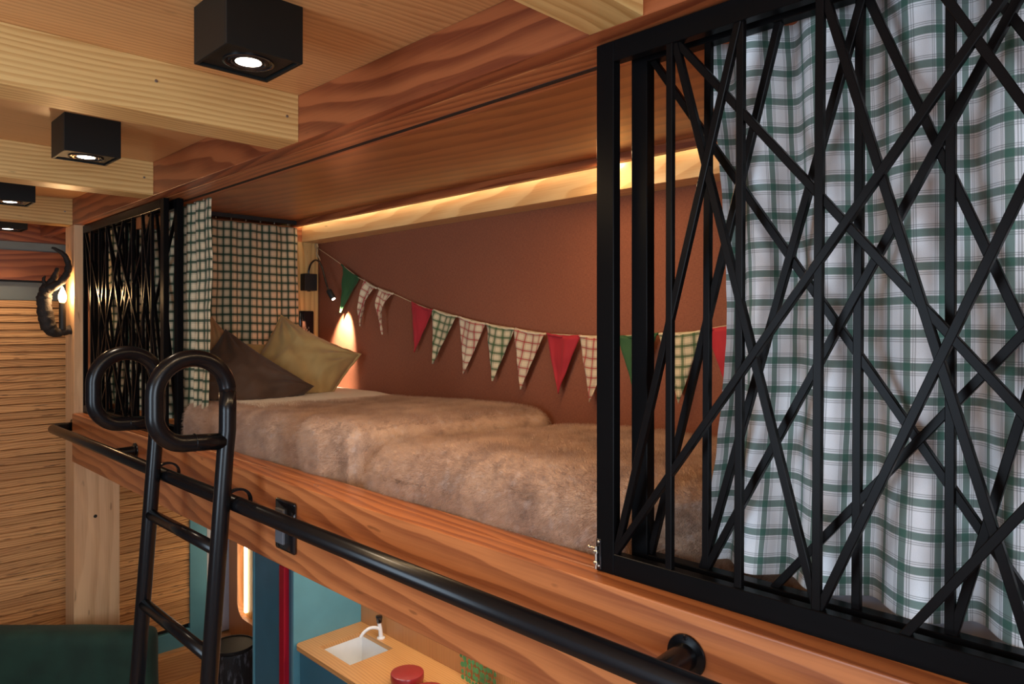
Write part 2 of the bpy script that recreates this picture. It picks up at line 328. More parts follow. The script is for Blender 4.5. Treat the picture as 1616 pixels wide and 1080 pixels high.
# louvred doors in the far wall, slat by slat
def louvre_door(name, x0, x1, sx0, sx1, ztop, zbot):
    d = struct(name, bmesh.new(), M['teal'])
    bm = bmesh.new()
    bx(bm, x0, sx0, 4.985, 5.02, zbot-0.115, ztop, bevel=0.002); bx(bm, sx1, x1, 4.985, 5.02, zbot-0.115, ztop, bevel=0.002)
    bx(bm, sx0, sx1, 4.985, 5.02, zbot-0.115, zbot, bevel=0.002); pass
    obj('door_frame', bm, M['teal'], d)
    obj('backing', B(sx0, sx1, 5.02, 5.03, zbot, ztop), M['dark'], d)
    pitch = 0.0436; n = int((ztop-zbot)/pitch)
    meshes = []
    for v in range(4):
        bm = bmesh.new(); hw = (sx1-sx0)/2; rr_ = []
        for k in range(9):
            xx = -hw+2*hw*k/8; e1 = 0.0204+0.0016*noise.noise(Vector((xx*5, v*3, 0))); e0 = -0.0200-0.0022*noise.noise(Vector((xx*6, v*3+9, 0)))
            rr_.append([bm.verts.new((xx, y_, z_)) for y_, z_ in ((-0.004, e0), (-0.007, e0+0.003), (0.0, e1-0.002), (0.002, e1), (0.009, e1), (0.006, e0))])
        for a_, b_ in zip(rr_, rr_[1:]):
            for k in range(6): bm.faces.new((a_[k], a_[(k+1) % 6], b_[(k+1) % 6], b_[k]))
        bm.faces.new(rr_[0]); bm.faces.new(rr_[-1]); bmesh.ops.recalc_face_normals(bm, faces=bm.faces)
        me = bpy.data.meshes.new('slat'); bm.to_mesh(me); bm.free(); me.materials.append(M['slat']); meshes.append(me)
    for k in range(n):
        o = bpy.data.objects.new('slat', meshes[random.randrange(4)]); COL.objects.link(o); o.parent = d
        o.location = ((sx0+sx1)/2, 5.0+random.uniform(-.0015, .0015), ztop-0.024-k*pitch)
        o.rotation_euler = (random.uniform(-.06, .06), random.uniform(-.003, .003), 0)
    return d
louvre_door('door_1', 0.35, 1.19, 0.41, 1.155, 0.15, -2.06)
louvre_door('door_2', 1.30, 2.0, 1.36, 1.885, 0.15, -2.06)

# ================================================================== beams and bunk carcass
hb = thing('header_beam', (1.0, 1.3, 0.52), 'long reddish pine header beam running over the front edge of the bunk', 'beam')
obj('beam_face', B(1.0, 1.052, -1.6, 4.9, 0.519, CEIL, bevel=0.0015), M['redY'], hb)
obj('soffit_plank', B(1.056, 1.17, -1.6, 4.2, 0.519, 0.545, bevel=0.001), M['boardY'], hb)
beams = [(-0.36, -0.245, 'pale pine cross beam overhead behind the viewer'), (0.6886, 0.8037, 'pale pine cross beam at the very top of the picture, nearest the lattice screen'),
         (1.854, 1.98, 'pale pine cross beam between the biggest and second biggest black downlights'),
         (3.02, 3.132, 'pale pine cross beam between the second and third black downlights'),
         (4.206, 4.31, 'pale pine cross beam meeting the post with the driftwood lamp')]
for i, (a, b, lab) in enumerate(beams):
    if i == 0: continue
    t = thing('ceiling_beam', (0.2, a, 0.52), lab, 'beam', 'pine cross beams under the ceiling')
    obj('timber', B(-1.5, 1.0, a, b, 0.519, CEIL, bevel=0.0012), M['pineX'], t, loc=(0.1*i, a, 0.52))
    for dx, dz in ((0.965, 0.585),) + (((0.62, 0.60),) if i == 2 else ()):
        obj('screw', lathe([(0.004, 0), (0.004, -0.0015), (0.0015, -0.0018), (0, -0.0008)], (dx, a, dz), 10, axis='Y'), M['screwm'], t)
bunk = thing('bunk_bed', (1.4, 1.3, -0.7), 'built-in upper bunk of amber pine boards carrying the fur-covered mattresses', 'bunk')
obj('front_board', B(0.99, 1.048, -1.6, 4.175, -0.697, -0.451, bevel=0.003, seg=2), M['boardY'], bunk, loc=(1, 0, -.57))
obj('inner_board', B(1.050, 1.106, -1.6, 4.175, -0.69, -0.4515, bevel=0.002), M['boardY'], bunk, loc=(1.2, 3, -.5))
obj('platform', B(1.1065, 1.92, -1.6, 4.16, -0.697, -0.562), M['plyY'], bunk)
obj('soffit_panel', B(1.17, 1.92, -1.6, 4.18, 0.523, 0.54), M['soffit'], bunk, loc=(1.2, 0, .52))
obj('cove_rail', bx(B(1.757, 1.775, -1.6, 3.34, 0.497, 0.523, bevel=0.001), 1.775, 1.781, -1.6, 3.34, 0.497, 0.503), M['redY'], bunk)
obj('cove_board', B(1.82, 1.92, -1.6, 3.34, 0.426, 0.523, bevel=0.001), M['cove'], bunk, loc=(1.7, 0, .3))
obj('cross_rail', B(1.06, 1.82, 3.34, 3.42, 0.428, 0.50), M['boardX'], bunk)
obj('corner_post', B(1.77, 1.915, 3.342, 3.5, -0.45, 0.523, bevel=0.001), M['pineZ'], bunk, loc=(1.8, 3.3, 0))
obj('end_panel', B(1.06, 1.92, 4.16, 4.18, -0.45, 0.519), M['boardZ'], bunk)
for q in (0.27, 0.33):
    obj('scuff_nail', lathe([(0.0025, 0), (0.0025, 0.001), (0, 0.0012)], (1.03, 1.72+q*0.3, -0.4512), 8), M['screwm'], bunk)
ps = thing('bunk_post', (1.1, 4.26, FLOOR), 'square pine post carrying the far end of the bunk, with the driftwood lamp on it', 'post')
obj('timber', B(1.0, 1.214, 4.18, 4.345, FLOOR, 0.519, bevel=0.002), M['postwood'], ps, loc=(1.1, 4.2, 0))
obj('knot', lathe([(0.009, 0), (0.0085, -0.0008), (0.003, -0.0003), (0, 0)], (1.098, 4.18, -0.998), 14, axis='Y'), M['dark'], ps)
cl = tag(obj('cove_light_strip', B(1.79, 1.806, -1.6, 3.33, 0.515, 0.5225), M['led']), 'warm light strip hidden above the long pale cove board', 'light strip')

# ================================================================== ceiling downlights
def downlight(x, y, lab, power=11):
    t = thing('ceiling_downlight', (x+0.079, y+0.079, 0.535), lab, 'ceiling light', 'black square downlights along the ceiling')
    h = 0.079
    bm = bmesh.new(); x0, x1, y0, y1 = x, x+2*h, y, y+2*h
    bx(bm, x0, x1, y0, y0+0.008, 0.535, CEIL, bevel=0.0008); bx(bm, x0, x1, y1-0.008, y1, 0.535, CEIL, bevel=0.0008)
    bx(bm, x0, x0+0.008, y0+0.008, y1-0.008, 0.535, CEIL, bevel=0.0008); bx(bm, x1-0.008, x1, y0+0.008, y1-0.008, 0.535, CEIL, bevel=0.0008)
    obj('housing', bm, M['lampbox'], t)
    c = (x+h, y+h, 0.5385)
    obj('front_plate', bx(B(x0+0.012, x1-0.012, y0+0.012, y1-0.012, 0.5395, 0.55), x0+.008, x1-.008, y0+.008, y1-.008, 0.546, 0.552), M['lampbox'], t)
    rg = obj('trim_ring', lathe([(0.050, 0.001), (0.050, -0.0015), (0.046, -0.002), (0.044, 0.0005), (0.040, 0.0005), (0.038, -0.002), (0.034, -0.002), (0.031, 0.0006), (0.026, 0.0006)], c, 40), M['gloss'], t, smooth=True)
    obj('lens', lathe([(0.0, -0.0025), (0.016, -0.002), (0.0255, 0.000), (0.0255, 0.001)], c, 32), M['lens'], t, smooth=True)
    lamp('downlight_beam', 'SPOT', (x+h, y+h, 0.531), (x+h, y+h, -2), power, (1.0, 0.80, 0.58), t, spot_size=math.radians(115), spot_blend=0.9, shadow_soft_size=0.024)
    return t
downlight(0.572, 1.335, 'biggest black square downlight, at the top left of the picture, lens lit')
downlight(0.572, 2.50, 'black square downlight between the two nearest cross beams behind the biggest one')
downlight(0.572, 3.665, 'black square downlight cut by the left edge of the picture, third from the viewer')
downlight(0.745, 4.72, 'farthest and smallest black square downlight, by the far wall', 9)

# ================================================================== lattice screens
FR = [(0.666,0.478,0.668,-0.444),(0.54,0.473,0.544,-0.422),(0.415,0.491,0.421,-0.417),(0.657,0.48,0.167,-0.115),(0.659,0.48,0.422,-0.41),(0.542,0.48,0.779,-0.41),(0.411,0.48,0.171,-0.373),(0.284,0.478,0.173,0.269),(0.14,0.478,0.785,-0.417),(0.17,0.175,0.418,-0.413),(0.169,-0.219,0.301,-0.41)]
RE = [(0.619,0.488,0.624,-0.416),(0.376,0.493,0.382,-0.424),(0.26,0.48,0.261,-0.419),(0.738,0.487,0.204,-0.302),(0.495,0.491,0.736,-0.409),(0.371,0.48,0.619,-0.374),(0.368,0.48,0.18,-0.005),(0.24,0.48,0.18,0.371),(0.15,0.48,0.619,-0.405),(0.18,-0.01,0.51,-0.421),(0.177,-0.094,0.255,-0.403)]
W = 1.18
def clip(a, b, s0, s1, z0, z1):
    """extend the line a-b both ways to the inside of the frame"""
    (sa, za), (sb, zb) = a, b; ds, dz = sb-sa, zb-za; lo, hi = -1e9, 1e9
    for p, d, l, h in ((sa, ds, s0, s1), (za, dz, z0, z1)):
        if abs(d) < 1e-6: continue
        t0, t1 = sorted(((l-p)/d, (h-p)/d)); lo, hi = max(lo, t0), min(hi, t1)
    return (sa+ds*lo, za+dz*lo), (sa+ds*hi, za+dz*hi)
def bars_from(src, edge):
    L = [((edge-a, b), (edge-c, d)) for a, b, c, d in src]
    out = list(L)
    for k, (p, q) in enumerate(L):          # the part beyond the picture repeats the pattern, turned round
        m = clip((W-p[0], -p[1]+0.03), (W-q[0], -q[1]+0.03), 0.035, W-0.035, z0=-0.417, z1=0.481)
        if min(m[0][0], m[1][0]) > 0.66: out.append(m)
    return out
def screen(edge, sign, X, dep, bars, lab, sw=0.039, z0=-0.451, z1=0.515, latch=False):
    """frame of flat bar in the plane X, free stile at y=edge, running in direction sign along y"""
    t = thing('lattice_screen', (X+dep/2, edge+sign*W/2, z0), lab, 'screen', 'black steel lattice screens of the bunk')
    Y = lambda s: edge+sign*s
    def yb(s0, s1): return tuple(sorted((Y(s0), Y(s1))))
    a, b = yb(0, sw); obj('stile', B(X, X+dep, a, b, z0, z1, bevel=0.0012), M['steel'], t)
    a, b = yb(W-sw, W); obj('stile', B(X, X+dep, a, b, z0, z1, bevel=0.0012), M['steel'], t)
    a, b = yb(sw, W-sw); obj('top_rail', B(X, X+dep, a, b, z1-0.038, z1, bevel=0.0012), M['steel'], t); obj('bottom_rail', B(X, X+dep, a, b, z0, z0+0.038, bevel=0.0012), M['steel'], t)
    for i, (p, q) in enumerate(bars):
        p, q = clip(p, q, sw-0.004, W-sw+0.004, z0+0.034, z1-0.034)
        xo = X+dep/2 - 0.003 + 0.0006*((i*7) % 11)
        P, Q = Vector((xo, Y(p[0]), p[1])), Vector((xo, Y(q[0]), q[1])); d = (Q-P); L = d.length
        if L < 0.05: continue
        bm = B(-0.006, 0.006, -0.006, 0.006, -L/2, L/2, bevel=0.001)
        ang = math.atan2(d.y, d.z)
        bmesh.ops.rotate(bm, verts=bm.verts, cent=(0, 0, 0), matrix=Matrix.Rotation(-ang, 3, 'X'))
        bmesh.ops.translate(bm, verts=bm.verts, vec=(P+Q)/2)
        obj('bar', bm, M['screenrod'], t)
    if latch:
        y = edge
        lt = obj('latch', B(X-0.0025, X, y-0.012, y-0.001, -0.447, -0.392, bevel=0.001), M['gloss'], t)
        obj('latch_bolt', cyl((X-0.006, y-0.004, -0.446), (X-0.006, y-0.004, -0.405), 0.0028, 12), M['zinc'], lt, smooth=True)
        obj('latch_knob', lathe([(0.0, 0.0), (0.0022, 0.0), (0.0022, 0.012), (0.0036, 0.013), (0.0036, 0.017), (0, 0.018)], (X-0.006, y-0.004, -0.409), 12, axis='Y'), M['zinc'], lt, smooth=True)
        for z in (-0.397, -0.441): obj('latch_screw', lathe([(0.003, 0), (0.002, -0.0015), (0, -0.0018)], (X-0.0025, y-0.0065, z), 10, axis='X'), M['zinc'], lt)
        for z in (-0.435, -0.415): obj('latch_staple', B(X-0.0095, X-0.0025, y-0.0085, y+0.0005, z-0.003, z+0.003, bevel=0.001), M['zinc'], lt)
    return t
fb = bars_from(FR, 0.82); rb = bars_from(RE, 0.772)
screen(0.82, -1, 1.04, 0.021, fb, 'front lattice screen at the right, with a zinc bolt at its lower corner', latch=True)
screen(0.772, -1, 1.082, 0.025, rb, 'rear lattice screen at the right, sliding just behind the one with the bolt', sw=0.034)
screen(3.025, 1, 1.04, 0.021, fb, 'front lattice screen at the far left end of the bunk, catching the lamp glow')
screen(2.995, 1, 1.082, 0.025, rb, 'rear lattice screen at the far left end of the bunk, its stile beside the curtain', sw=0.034)

# ================================================================== curtains
def curtain(name, path, z_top, z_bot, mat, amp, lam, seed, full=1.25, cols=260, rows=64, taper=0.75, edge=None, sag=0.0, parent=None):
    """pleated cloth hung along a straight plan path"""
    p0, p1 = Vector((*path[0], 0)), Vector((*path[1], 0)); d = p1-p0; L = d.length; d.normalize(); nrm = Vector((-d.y, d.x, 0))
    def ph(s):
        return 2*PI*(s/lam) + 2.2*noise.noise(Vector((s/lam*0.45, seed, 0)))
    bm = bmesh.new(); uvl = bm.loops.layers.uv.new('UVMap'); g = []
    us = [0.0]
    for c in range(1, cols+1):
        s0, s1 = L*(c-1)/cols, L*c/cols
        us.append(us[-1] + math.hypot(s1-s0, amp*(math.sin(ph(s1))-math.sin(ph(s0)))))
    for r in range(rows+1):
        f = r/rows; z = z_top+(z_bot-z_top)*f; row = []
        for c in range(cols+1):
            s = L*c/cols
            k = taper+(1-taper)*f
            a = amp*k*(0.75+0.5*noise.noise(Vector((s*5, seed+9, f*0.8))))
            off = a*math.sin(ph(s + 0.02*f*noise.noise(Vector((s*4, seed, f*1.5)))))
            off += 0.006*noise.noise(Vector((s*16, f*5, seed+3))) + 0.0025*noise.noise(Vector((s*50, f*22, seed+5)))
            along = s + 0.35*a*math.cos(ph(s)*1.0)*0.6
            if edge: along += edge(s/L, f)
            zz = z - sag*abs(math.sin(ph(s)*0.5))*(1 if r == 0 else 0) + 0.006*f*noise.noise(Vector((s*5, seed+2, 0)))
            row.append(bm.verts.new(p0 + d*along + nrm*off + Vector((0, 0, zz))))
        g.append(row)
    for r in range(rows):
        for c in range(cols):
            fc = bm.faces.new((g[r][c], g[r][c+1], g[r+1][c+1], g[r+1][c]))
            for lp, (cc, rr) in zip(fc.loops, ((c, r), (c+1, r), (c+1, r+1), (c, r+1))):
                lp[uvl].uv = (us[cc], (z_top-z_bot)*(rows-rr)/rows)
    return obj(name, bm, mat, parent, smooth='all')
def track(x0, y0, x1, y1, lab, h=0.0):
    t = thing('curtain_track', ((x0+x1)/2, (y0+y1)/2, 0.522), lab, 'curtain track')
    obj('rail', B(min(x0, x1)-0.007, max(x0, x1)+0.007, min(y0, y1)-0.007, max(y0, y1)+0.007, 0.504+h, 0.5225), M['matt'], t)
    return t
def hooks(t, x0, y0, x1, y1, n):
    for i in range(n):
        f = (i+0.5)/n; x, y = x0+(x1-x0)*f, y0+(y1-y0)*f
        obj('hook', sweep(arc((x, y, 0.499), 0.005, 0, 2*PI, 10, (0.7, 0.7, 0), (0, 0, 1)), 0.001, 6), M['zinc'], t)
th = thing('curtain', (1.137, 0.1, -0.43), 'large white and green checked curtain hanging behind the lattice screens at the right', 'curtain')
def near_edge(u, f):   # free edge billows a little towards the foot
    return (1-u)**6*(-0.028*math.sin(f*PI*0.9)-0.02*f*f*math.sin(f*5))*-1
curtain('cloth', ((1.137, 0.648), (1.137, -0.62)), 0.497, -0.415, M['plaidnear'], 0.033, 0.118, 3, cols=420, rows=90, edge=near_edge, parent=th)
tk = track(1.137, -1.5, 1.137, 4.15, 'black curtain track along the front edge of the bunk soffit', 0.0135); hooks(tk, 1.137, 0.64, 1.137, -0.6, 14); hooks(tk, 1.137, 2.82, 1.137, 4.1, 14)
th = thing('curtain', (1.137, 3.4, -0.43), 'green checked curtain drawn behind the lattice screens at the far left end of the bunk', 'curtain')
def far_edge(u, f): return (1-u)**5*(0.05*f - 0.02*math.sin(f*PI))
curtain('cloth', ((1.14, 2.795), (1.14, 4.15)), 0.50, -0.40, M['plaidwarmlit'], 0.018, 0.10, 8, cols=330, rows=70, edge=far_edge, parent=th)
th = thing('curtain', (1.45, 3.29, -0.4), 'green checked curtain hanging across the head of the bunk behind the cushions', 'curtain')
curtain('cloth', ((1.16, 3.285), (1.765, 3.285)), 0.487, -0.33, M['plaidwarmlit'], 0.018, 0.10, 15, cols=220, rows=60, edge=lambda u, f: -0.03*f*(u) + 0.05*f*u*u, parent=th)
tk = track(1.16, 3.285, 1.765, 3.285, 'black curtain track crossing the bunk soffit above the cushions'); hooks(tk, 1.18, 3.285, 1.75, 3.285, 8)

# ================================================================== mattresses and blankets
def soft_block(x0, x1, y0, y1, z0, z1, r, step, disp, skip_bottom=True):
    bm = bmesh.new(); cache = {}
    lo, hi = Vector((x0, y0, z0)), Vector((x1, y1, z1)); ilo, ihi = lo+Vector((r, r, r)), hi-Vector((r, r, r))
    for i in range(3):
        if ilo[i] > ihi[i]: ilo[i] = ihi[i] = (lo[i]+hi[i])/2
    def V(p):
        key = tuple(round(c, 5) for c in p)
        if key not in cache:
            q = Vector([min(max(p[i], ilo[i]), ihi[i]) for i in range(3)]); n = (p-q)
            n = n.normalized() if n.length > 1e-9 else Vector((0, 0, 1))
            pp = q+n*r
            cache[key] = bm.verts.new(pp + n*disp(pp, n))
        return cache[key]
    dims = hi-lo
    for ax in range(3):
        u, v = (ax+1) % 3, (ax+2) % 3
        nu, nv = max(2, int(dims[u]/step)), max(2, int(dims[v]/step))
        for side in (0, 1):
            if ax == 2 and side == 0 and skip_bottom: continue
            for i in range(nu):
                for j in range(nv):
                    qs = []
                    for a, b in ((i, j), (i+1, j), (i+1, j+1), (i, j+1)):
                        p = Vector((0, 0, 0)); p[ax] = (lo, hi)[side][ax]; p[u] = lo[u]+dims[u]*a/nu; p[v] = lo[v]+dims[v]*b/nv
                        qs.append(V(p))
                    if side == 0: qs.reverse()
                    if len(set(qs)) == 4: bm.faces.new(qs)
    return bm
def fur(p, n, seed=0):
    q = p+Vector((seed*3.1, 0, 0))
    d = 0.006*noise.noise(q*4)*min(1, max(0.2, (2.9-p.y)/0.5)) + 0.0025*noise.noise(q*14)
    side = max(0, -n.x)
    d += side*(0.010*noise.noise(Vector((q.x*3, q.y*7, q.z*4)))+0.004*noise.noise(q*26))
    st = noise.noise(Vector((q.x*60, q.y*150, q.z*60)))
    d += 0.0022*st + 0.0016*noise.noise(q*210) + 0.0012*noise.noise(q*330)
    return d
def foldy(p, n):
    d = fur(p, n, 1)
    s_ = max(0, -n.x)*min(1, max(0, (1.3-p.x)/0.1))
    d -= s_*0.035*math.exp(-((p.y-1.845-0.1*(p.z+0.38))/0.060)**2)
    d += s_*(0.024*math.exp(-((p.y-1.985-0.25*(p.z+0.38))/0.05)**2) - 0.022*math.exp(-((p.y-2.07-0.3*(p.z+0.38))/0.028)**2) - 0.012*math.exp(-((p.y-2.22-0.2*(p.z+0.38))/0.03)**2))
    return d
def shape(bm, y_split, side, ztop, xfront=1.108):
    """skew the joint between the two blankets and keep the cloth off the board"""
    for v in bm.verts:
        c = v.co; Rr = 0.14 if side < 0 else 0.07
        qx, qy = 1.11+Rr, y_split+(-Rr if side < 0 else Rr)
        if c.x < qx and (c.y-qy)*side < 0:          # corner rounded in plan
            d2 = Vector((c.x-qx, c.y-qy)); m_ = max(abs(d2.x), abs(d2.y))
            if d2.length > 1e-6: k_ = m_/d2.length; c.x, c.y = qx+d2.x*k_, qy+d2.y*k_
        wgt = max(0, 1-abs(c.y-y_split)/0.5)
        c.y -= 0.15*wgt*max(0, (c.x-1.12))/0.8
        xf = xfront + (0.068*min(1, max(0, (0.80-c.y)/0.15)) if side < 0 else 0)
        c.x = max(c.x, xf); c.x = min(c.x, 1.9185)
        if c.z > -0.40:
            if side < 0:
                e_ = min(1, max(0, (c.y-1.30)/0.40)); c.z -= 0.012*min(1, max(0, (c.x-1.25)/0.55)) + 0.026*e_*e_*(3-2*e_)
            else: c.z += 0.016*min(1, max(0, (2.4-c.y)/0.5)) - 0.006*min(1, max(0, (c.y-2.2)/0.35))
    return bm
ms = tag(obj('mattress', soft_block(1.21, 1.912, 1.98, 3.26, -0.56, -0.316, 0.05, 0.02, lambda p, n: 0.0015*noise.noise(p*7) + max(0, n.z)*0.015*min(1, max(0, (p.y-2.45)/0.3))), M['sheet'], smooth='all'), 'mattress under a cream sheet, showing below the cushions', 'mattress')
def cut_far(bm, x0, yx0, x1, yx1):      # blanket ends in a slanting hem
    kill = [v for v in bm.verts if v.co.y > yx1+(yx0-yx1)*max(0, min(1, (x1-v.co.x)/(x1-x0)))**1.5 + 0.02*noise.noise(v.co*7)]
    bmesh.ops.delete(bm, geom=kill, context='VERTS'); return bm
tag(obj('blanket', cut_far(shape(soft_block(1.112, 1.913, 1.812, 3.40, -0.56, -0.306, 0.070, 0.0055, foldy), 1.78, 1, -0.3), 1.12, 3.10, 1.5, 2.62), M['plush'], smooth='all'), 'taupe plush blanket covering the far mattress below the cushions', 'blanket')
tag(obj('blanket', shape(soft_block(1.112, 1.90, 0.46, 1.775, -0.56, -0.304, 0.105, 0.0055, lambda p, n: fur(p, n, 4)), 1.78, -1, -0.3), M['plush'], smooth='all'), 'taupe plush blanket covering the near mattress beside the lattice screens', 'blanket')
tag(obj('mattress', soft_block(1.18, 1.91, -1.3, 0.50, -0.56, -0.32, 0.05, 0.02, lambda p, n: 0.006*noise.noise(p*8)), M['bedwhite'], smooth='all'), 'white linen mattress behind the large checked curtain at the right', 'mattress')

# ================================================================== cushions
def cushion(name, loc, rot, w_, h_, th_, mat, label, seed, pinch=0.10, piping=None, bend=0.0):
    t = thing(name, loc, label, 'cushion', 'velvet cushions at the head of the bunk', rot=rot)
    N = 56; bm = bmesh.new()
    def P(u, v, side):
        ex = 1-pinch*(1-v*v); ey = 1-pinch*(1-u*u)
        x, y = u*w_/2*ex, v*h_/2*ey
        prof = max(0, (1-abs(u)**2.4)*(1-abs(v)**2.4))**0.46
        z = side*th_/2*prof
        k = noise.noise(Vector((u*1.6, v*1.6, seed)))
        cr = 0.0
        for cu, cv in ((1, 1), (1, -1), (-1, 1), (-1, -1)):     # creases running in from the corners
            a = math.atan2(v-cv, u-cu); dd = math.hypot(u-cu, v-cv)
            cr += math.sin(a*13+seed)*math.exp(-dd*2.3)*0.014*min(1, dd*3)
        z += side*prof*(0.025*k + cr*3.2) + side*prof*0.006*noise.noise(Vector((u*7, v*4, seed+4)))
        z += bend*(u*u+v*v)*0.5
        return Vector((x, y, z))
    for side in (1, -1):
        g = [[bm.verts.new(P(-1+2*i/N, -1+2*j/N, side)) for j in range(N+1)] for i in range(N+1)]
        for i in range(N):
            for j in range(N):
                q = (g[i][j], g[i+1][j], g[i+1][j+1], g[i][j+1]); bm.faces.new(q if side > 0 else q[::-1])
    bmesh.ops.remove_doubles(bm, verts=bm.verts, dist=1e-5)
    Mw = Matrix.LocRotScale(Vector(loc), Euler(rot), None); Mi = Mw.inverted()
    def settle(v):      # the cloth flattens where it lies on the sheet or against wall and post
        q = Mw @ v; q.z = max(q.z, -0.299+0.004*noise.noise(q*20)); q.x = min(max(q.x, 1.172), 1.912); q.y = min(q.y, 3.262); return Mi @ q
    for v in bm.verts: v.co = settle(v.co)
    obj('cover', bm, mat, t, local=True, smooth='all')
    if piping:
        pts = []
        for k in range(4):
            for i in range(24):
                f = -1+2*i/24
                u, v = ((f, -1), (1, f), (-f, 1), (-1, -f))[k]
                p = P(u, v, 1)*1.0; p.x *= 1.012; p.y *= 1.012
                p += Vector((0, 0, 0.004*math.sin(i*1.7+k))); pts.append(settle(p))
        obj('piping', sweep(pts, piping, 8, closed=True), mat, t, local=True, smooth='all')
    return t
def crot(yaw, tilt, roll):
    r = math.radians
    return (Matrix.Rotation(r(yaw), 3, 'Z') @ Matrix.Rotation(r(tilt), 3, 'X') @ Matrix.Rotation(r(roll), 3, 'Z')).to_euler()
cushion('cushion', (1.625, 3.00, -0.195), crot(-32, 66, -29), 0.41, 0.37, 0.20, M['olive'], 'olive velvet cushion with piped edge leaning on the post by the sockets', 2, piping=0.0055)
cushion('cushion', (1.325, 2.93, -0.265), crot(-24, 62, -38), 0.46, 0.36, 0.20, M['brown'], 'dark brown cushion lying in front of the olive one', 5)
cushion('cushion', (1.265, 3.11, -0.135), crot(-20, 74, 44), 0.26, 0.26, 0.10, M['tan'], 'tan cushion whose corner peeks out behind the dark brown one', 8)
cushion('cushion', (1.47, 3.16, -0.20), crot(-8, 78, -4), 0.36, 0.26, 0.10, M['olive'], 'olive brown cushion tucked against the curtain between the other cushions', 11)

# ================================================================== reading lamp, sockets, bunting
t = thing('reading_lamp', (1.846, 3.342, 0.22), 'black gooseneck reading lamp on the corner post, lighting the terracotta wall', 'lamp')
obj('wall_box', B(1.812, 1.88, 3.292, 3.342, 0.178, 0.264, bevel=0.002), M['matt'], t)
obj('switch', lathe([(0, -0.004), (0.008, -0.004), (0.009, 0)], (1.846, 3.317, 0.178), 14), M['gloss'], t, smooth=True)
gp = [(1.846, 3.317, 0.262), (1.846, 3.315, 0.285), (1.849, 3.300, 0.315), (1.853, 3.27, 0.331), (1.853, 3.235, 0.325), (1.848, 3.19, 0.292), (1.838, 3.14, 0.225), (1.828, 3.092, 0.170)]
def smooth_path(P, n=6):
    P = [Vector(p) for p in P]; out = []
    for i in range(len(P)-1):
        a, b, c, d = P[max(i-1, 0)], P[i], P[i+1], P[min(i+2, len(P)-1)]
        for k in range(n):
            s = k/n; out.append(0.5*((2*b)+(c-a)*s+(2*a-5*b+4*c-d)*s*s+(3*b-a-3*c+d)*s**3))
    out.append(P[-1]); return out
obj('gooseneck', sweep(smooth_path(gp), 0.0048, 12), M['gloss'], t, smooth='all')
hp, hd = Vector((1.828, 3.092, 0.170)), Vector((0.010, -0.040, -0.052)).normalized()
obj('lamp_head', sweep([hp-hd*0.004, hp, hp+hd*0.004, hp+hd*0.05, hp+hd*0.052], [0.006, 0.0125, 0.0135, 0.0135, 0.012], 20), M['matt'], t, smooth=True)
obj('lamp_lens', sweep([hp+hd*0.0522, hp+hd*0.053], 0.009, 16), M['lens'], t)
lp = hp+hd*0.056
lamp('reading_beam', 'SPOT', lp, lp+Vector((0.48, 0.22, -1.0)), 85, (1.0, 0.84, 0.62), t, spot_size=math.radians(58), spot_blend=0.75, shadow_soft_size=0.009)
t = thing('socket_plate', (1.842, 3.342, 0.02), 'gloss black socket plate on the corner post below the reading lamp', 'socket')
obj('plate', B(1.803, 1.885, 3.332, 3.342, -0.05, 0.075, bevel=0.006, seg=3), M['gloss'], t, smooth=True)
obj('rocker', B(1.822, 1.866, 3.328, 3.333, 0.022, 0.062, bevel=0.002), M['gloss'], t)
for dx, dz, r in ((-0.010, -0.012, 0), (0.010, -0.012, 0), (-0.012, -0.030, .5), (0.012, -0.030, -.5), (0, -0.022, 0)):
    obj('socket_slot', bx(bmesh.new(), 1.844+dx-0.0015, 1.844+dx+0.0015, 3.3305, 3.3325, dz-0.005, dz+0.005, rot=Matrix.Rotation(r, 3, 'Y')), M['screwm'], t)
t = thing('switch_plate', (0.99, 1.90, -0.574), 'gloss black switch plate on the front board behind the handrail', 'switch')
obj('plate', B(0.980, 0.990, 1.842, 1.958, -0.645, -0.500, bevel=0.007, seg=3), M['gloss'], t, smooth=True)
obj('rocker', B(0.972, 0.981, 1.893, 1.940, -0.625, -0.525, bevel=0.002), M['greyplastic'], t)
PEN = [('g',3.081,0.3,2.935,0.231,3.087,0.063),('rp',2.881,0.213,2.776,0.173,2.913,-0.003),('rp',2.766,0.173,2.647,0.143,2.711,-0.041),('r',2.511,0.102,2.366,0.064,2.489,-0.116),
 ('gp',2.358,0.067,2.206,0.036,2.349,-0.16),('rp',2.198,0.036,2.04,0.007,2.163,-0.194),('gp',2.036,0.007,1.88,-0.012,1.99,-0.213),('rp',1.873,-0.012,1.72,-0.03,1.837,-0.235),
 ('r',1.714,-0.03,1.559,-0.035,1.657,-0.239),('rp',1.565,-0.035,1.41,-0.036,1.512,-0.257),('g',1.402,-0.035,1.248,-0.026,1.335,-0.21),('gp',1.244,-0.026,1.096,-0.017,1.167,-0.235),
 ('r',1.088,-0.012,0.94,0.012,1.01,-0.20),('rp',0.93,0.014,0.78,0.05,0.85,-0.17)]
PM = {'g': M['greenflag'], 'r': M['redflag'], 'rp': M['plaidred'], 'gp': M['plaidgreen']}
PL = {'g': 'plain green pennant', 'r': 'plain red pennant', 'rp': 'red checked pennant', 'gp': 'green checked pennant'}
t = thing('bunting', (1.9, 2.0, -0.02), 'string of red, green and checked pennants hanging across the terracotta wall', 'bunting')
sp = [(1.898, 3.318, 0.40), (1.893, 3.2, 0.353)] + [(1.893, p[k], p[k+1]) for p in PEN for k in (1, 3)] + [(1.895, 0.5, 0.12)]
obj('string', sweep(smooth_path(sp, 3), 0.0018, 6), M['string'], t, smooth='all')
kn = bmesh.new()
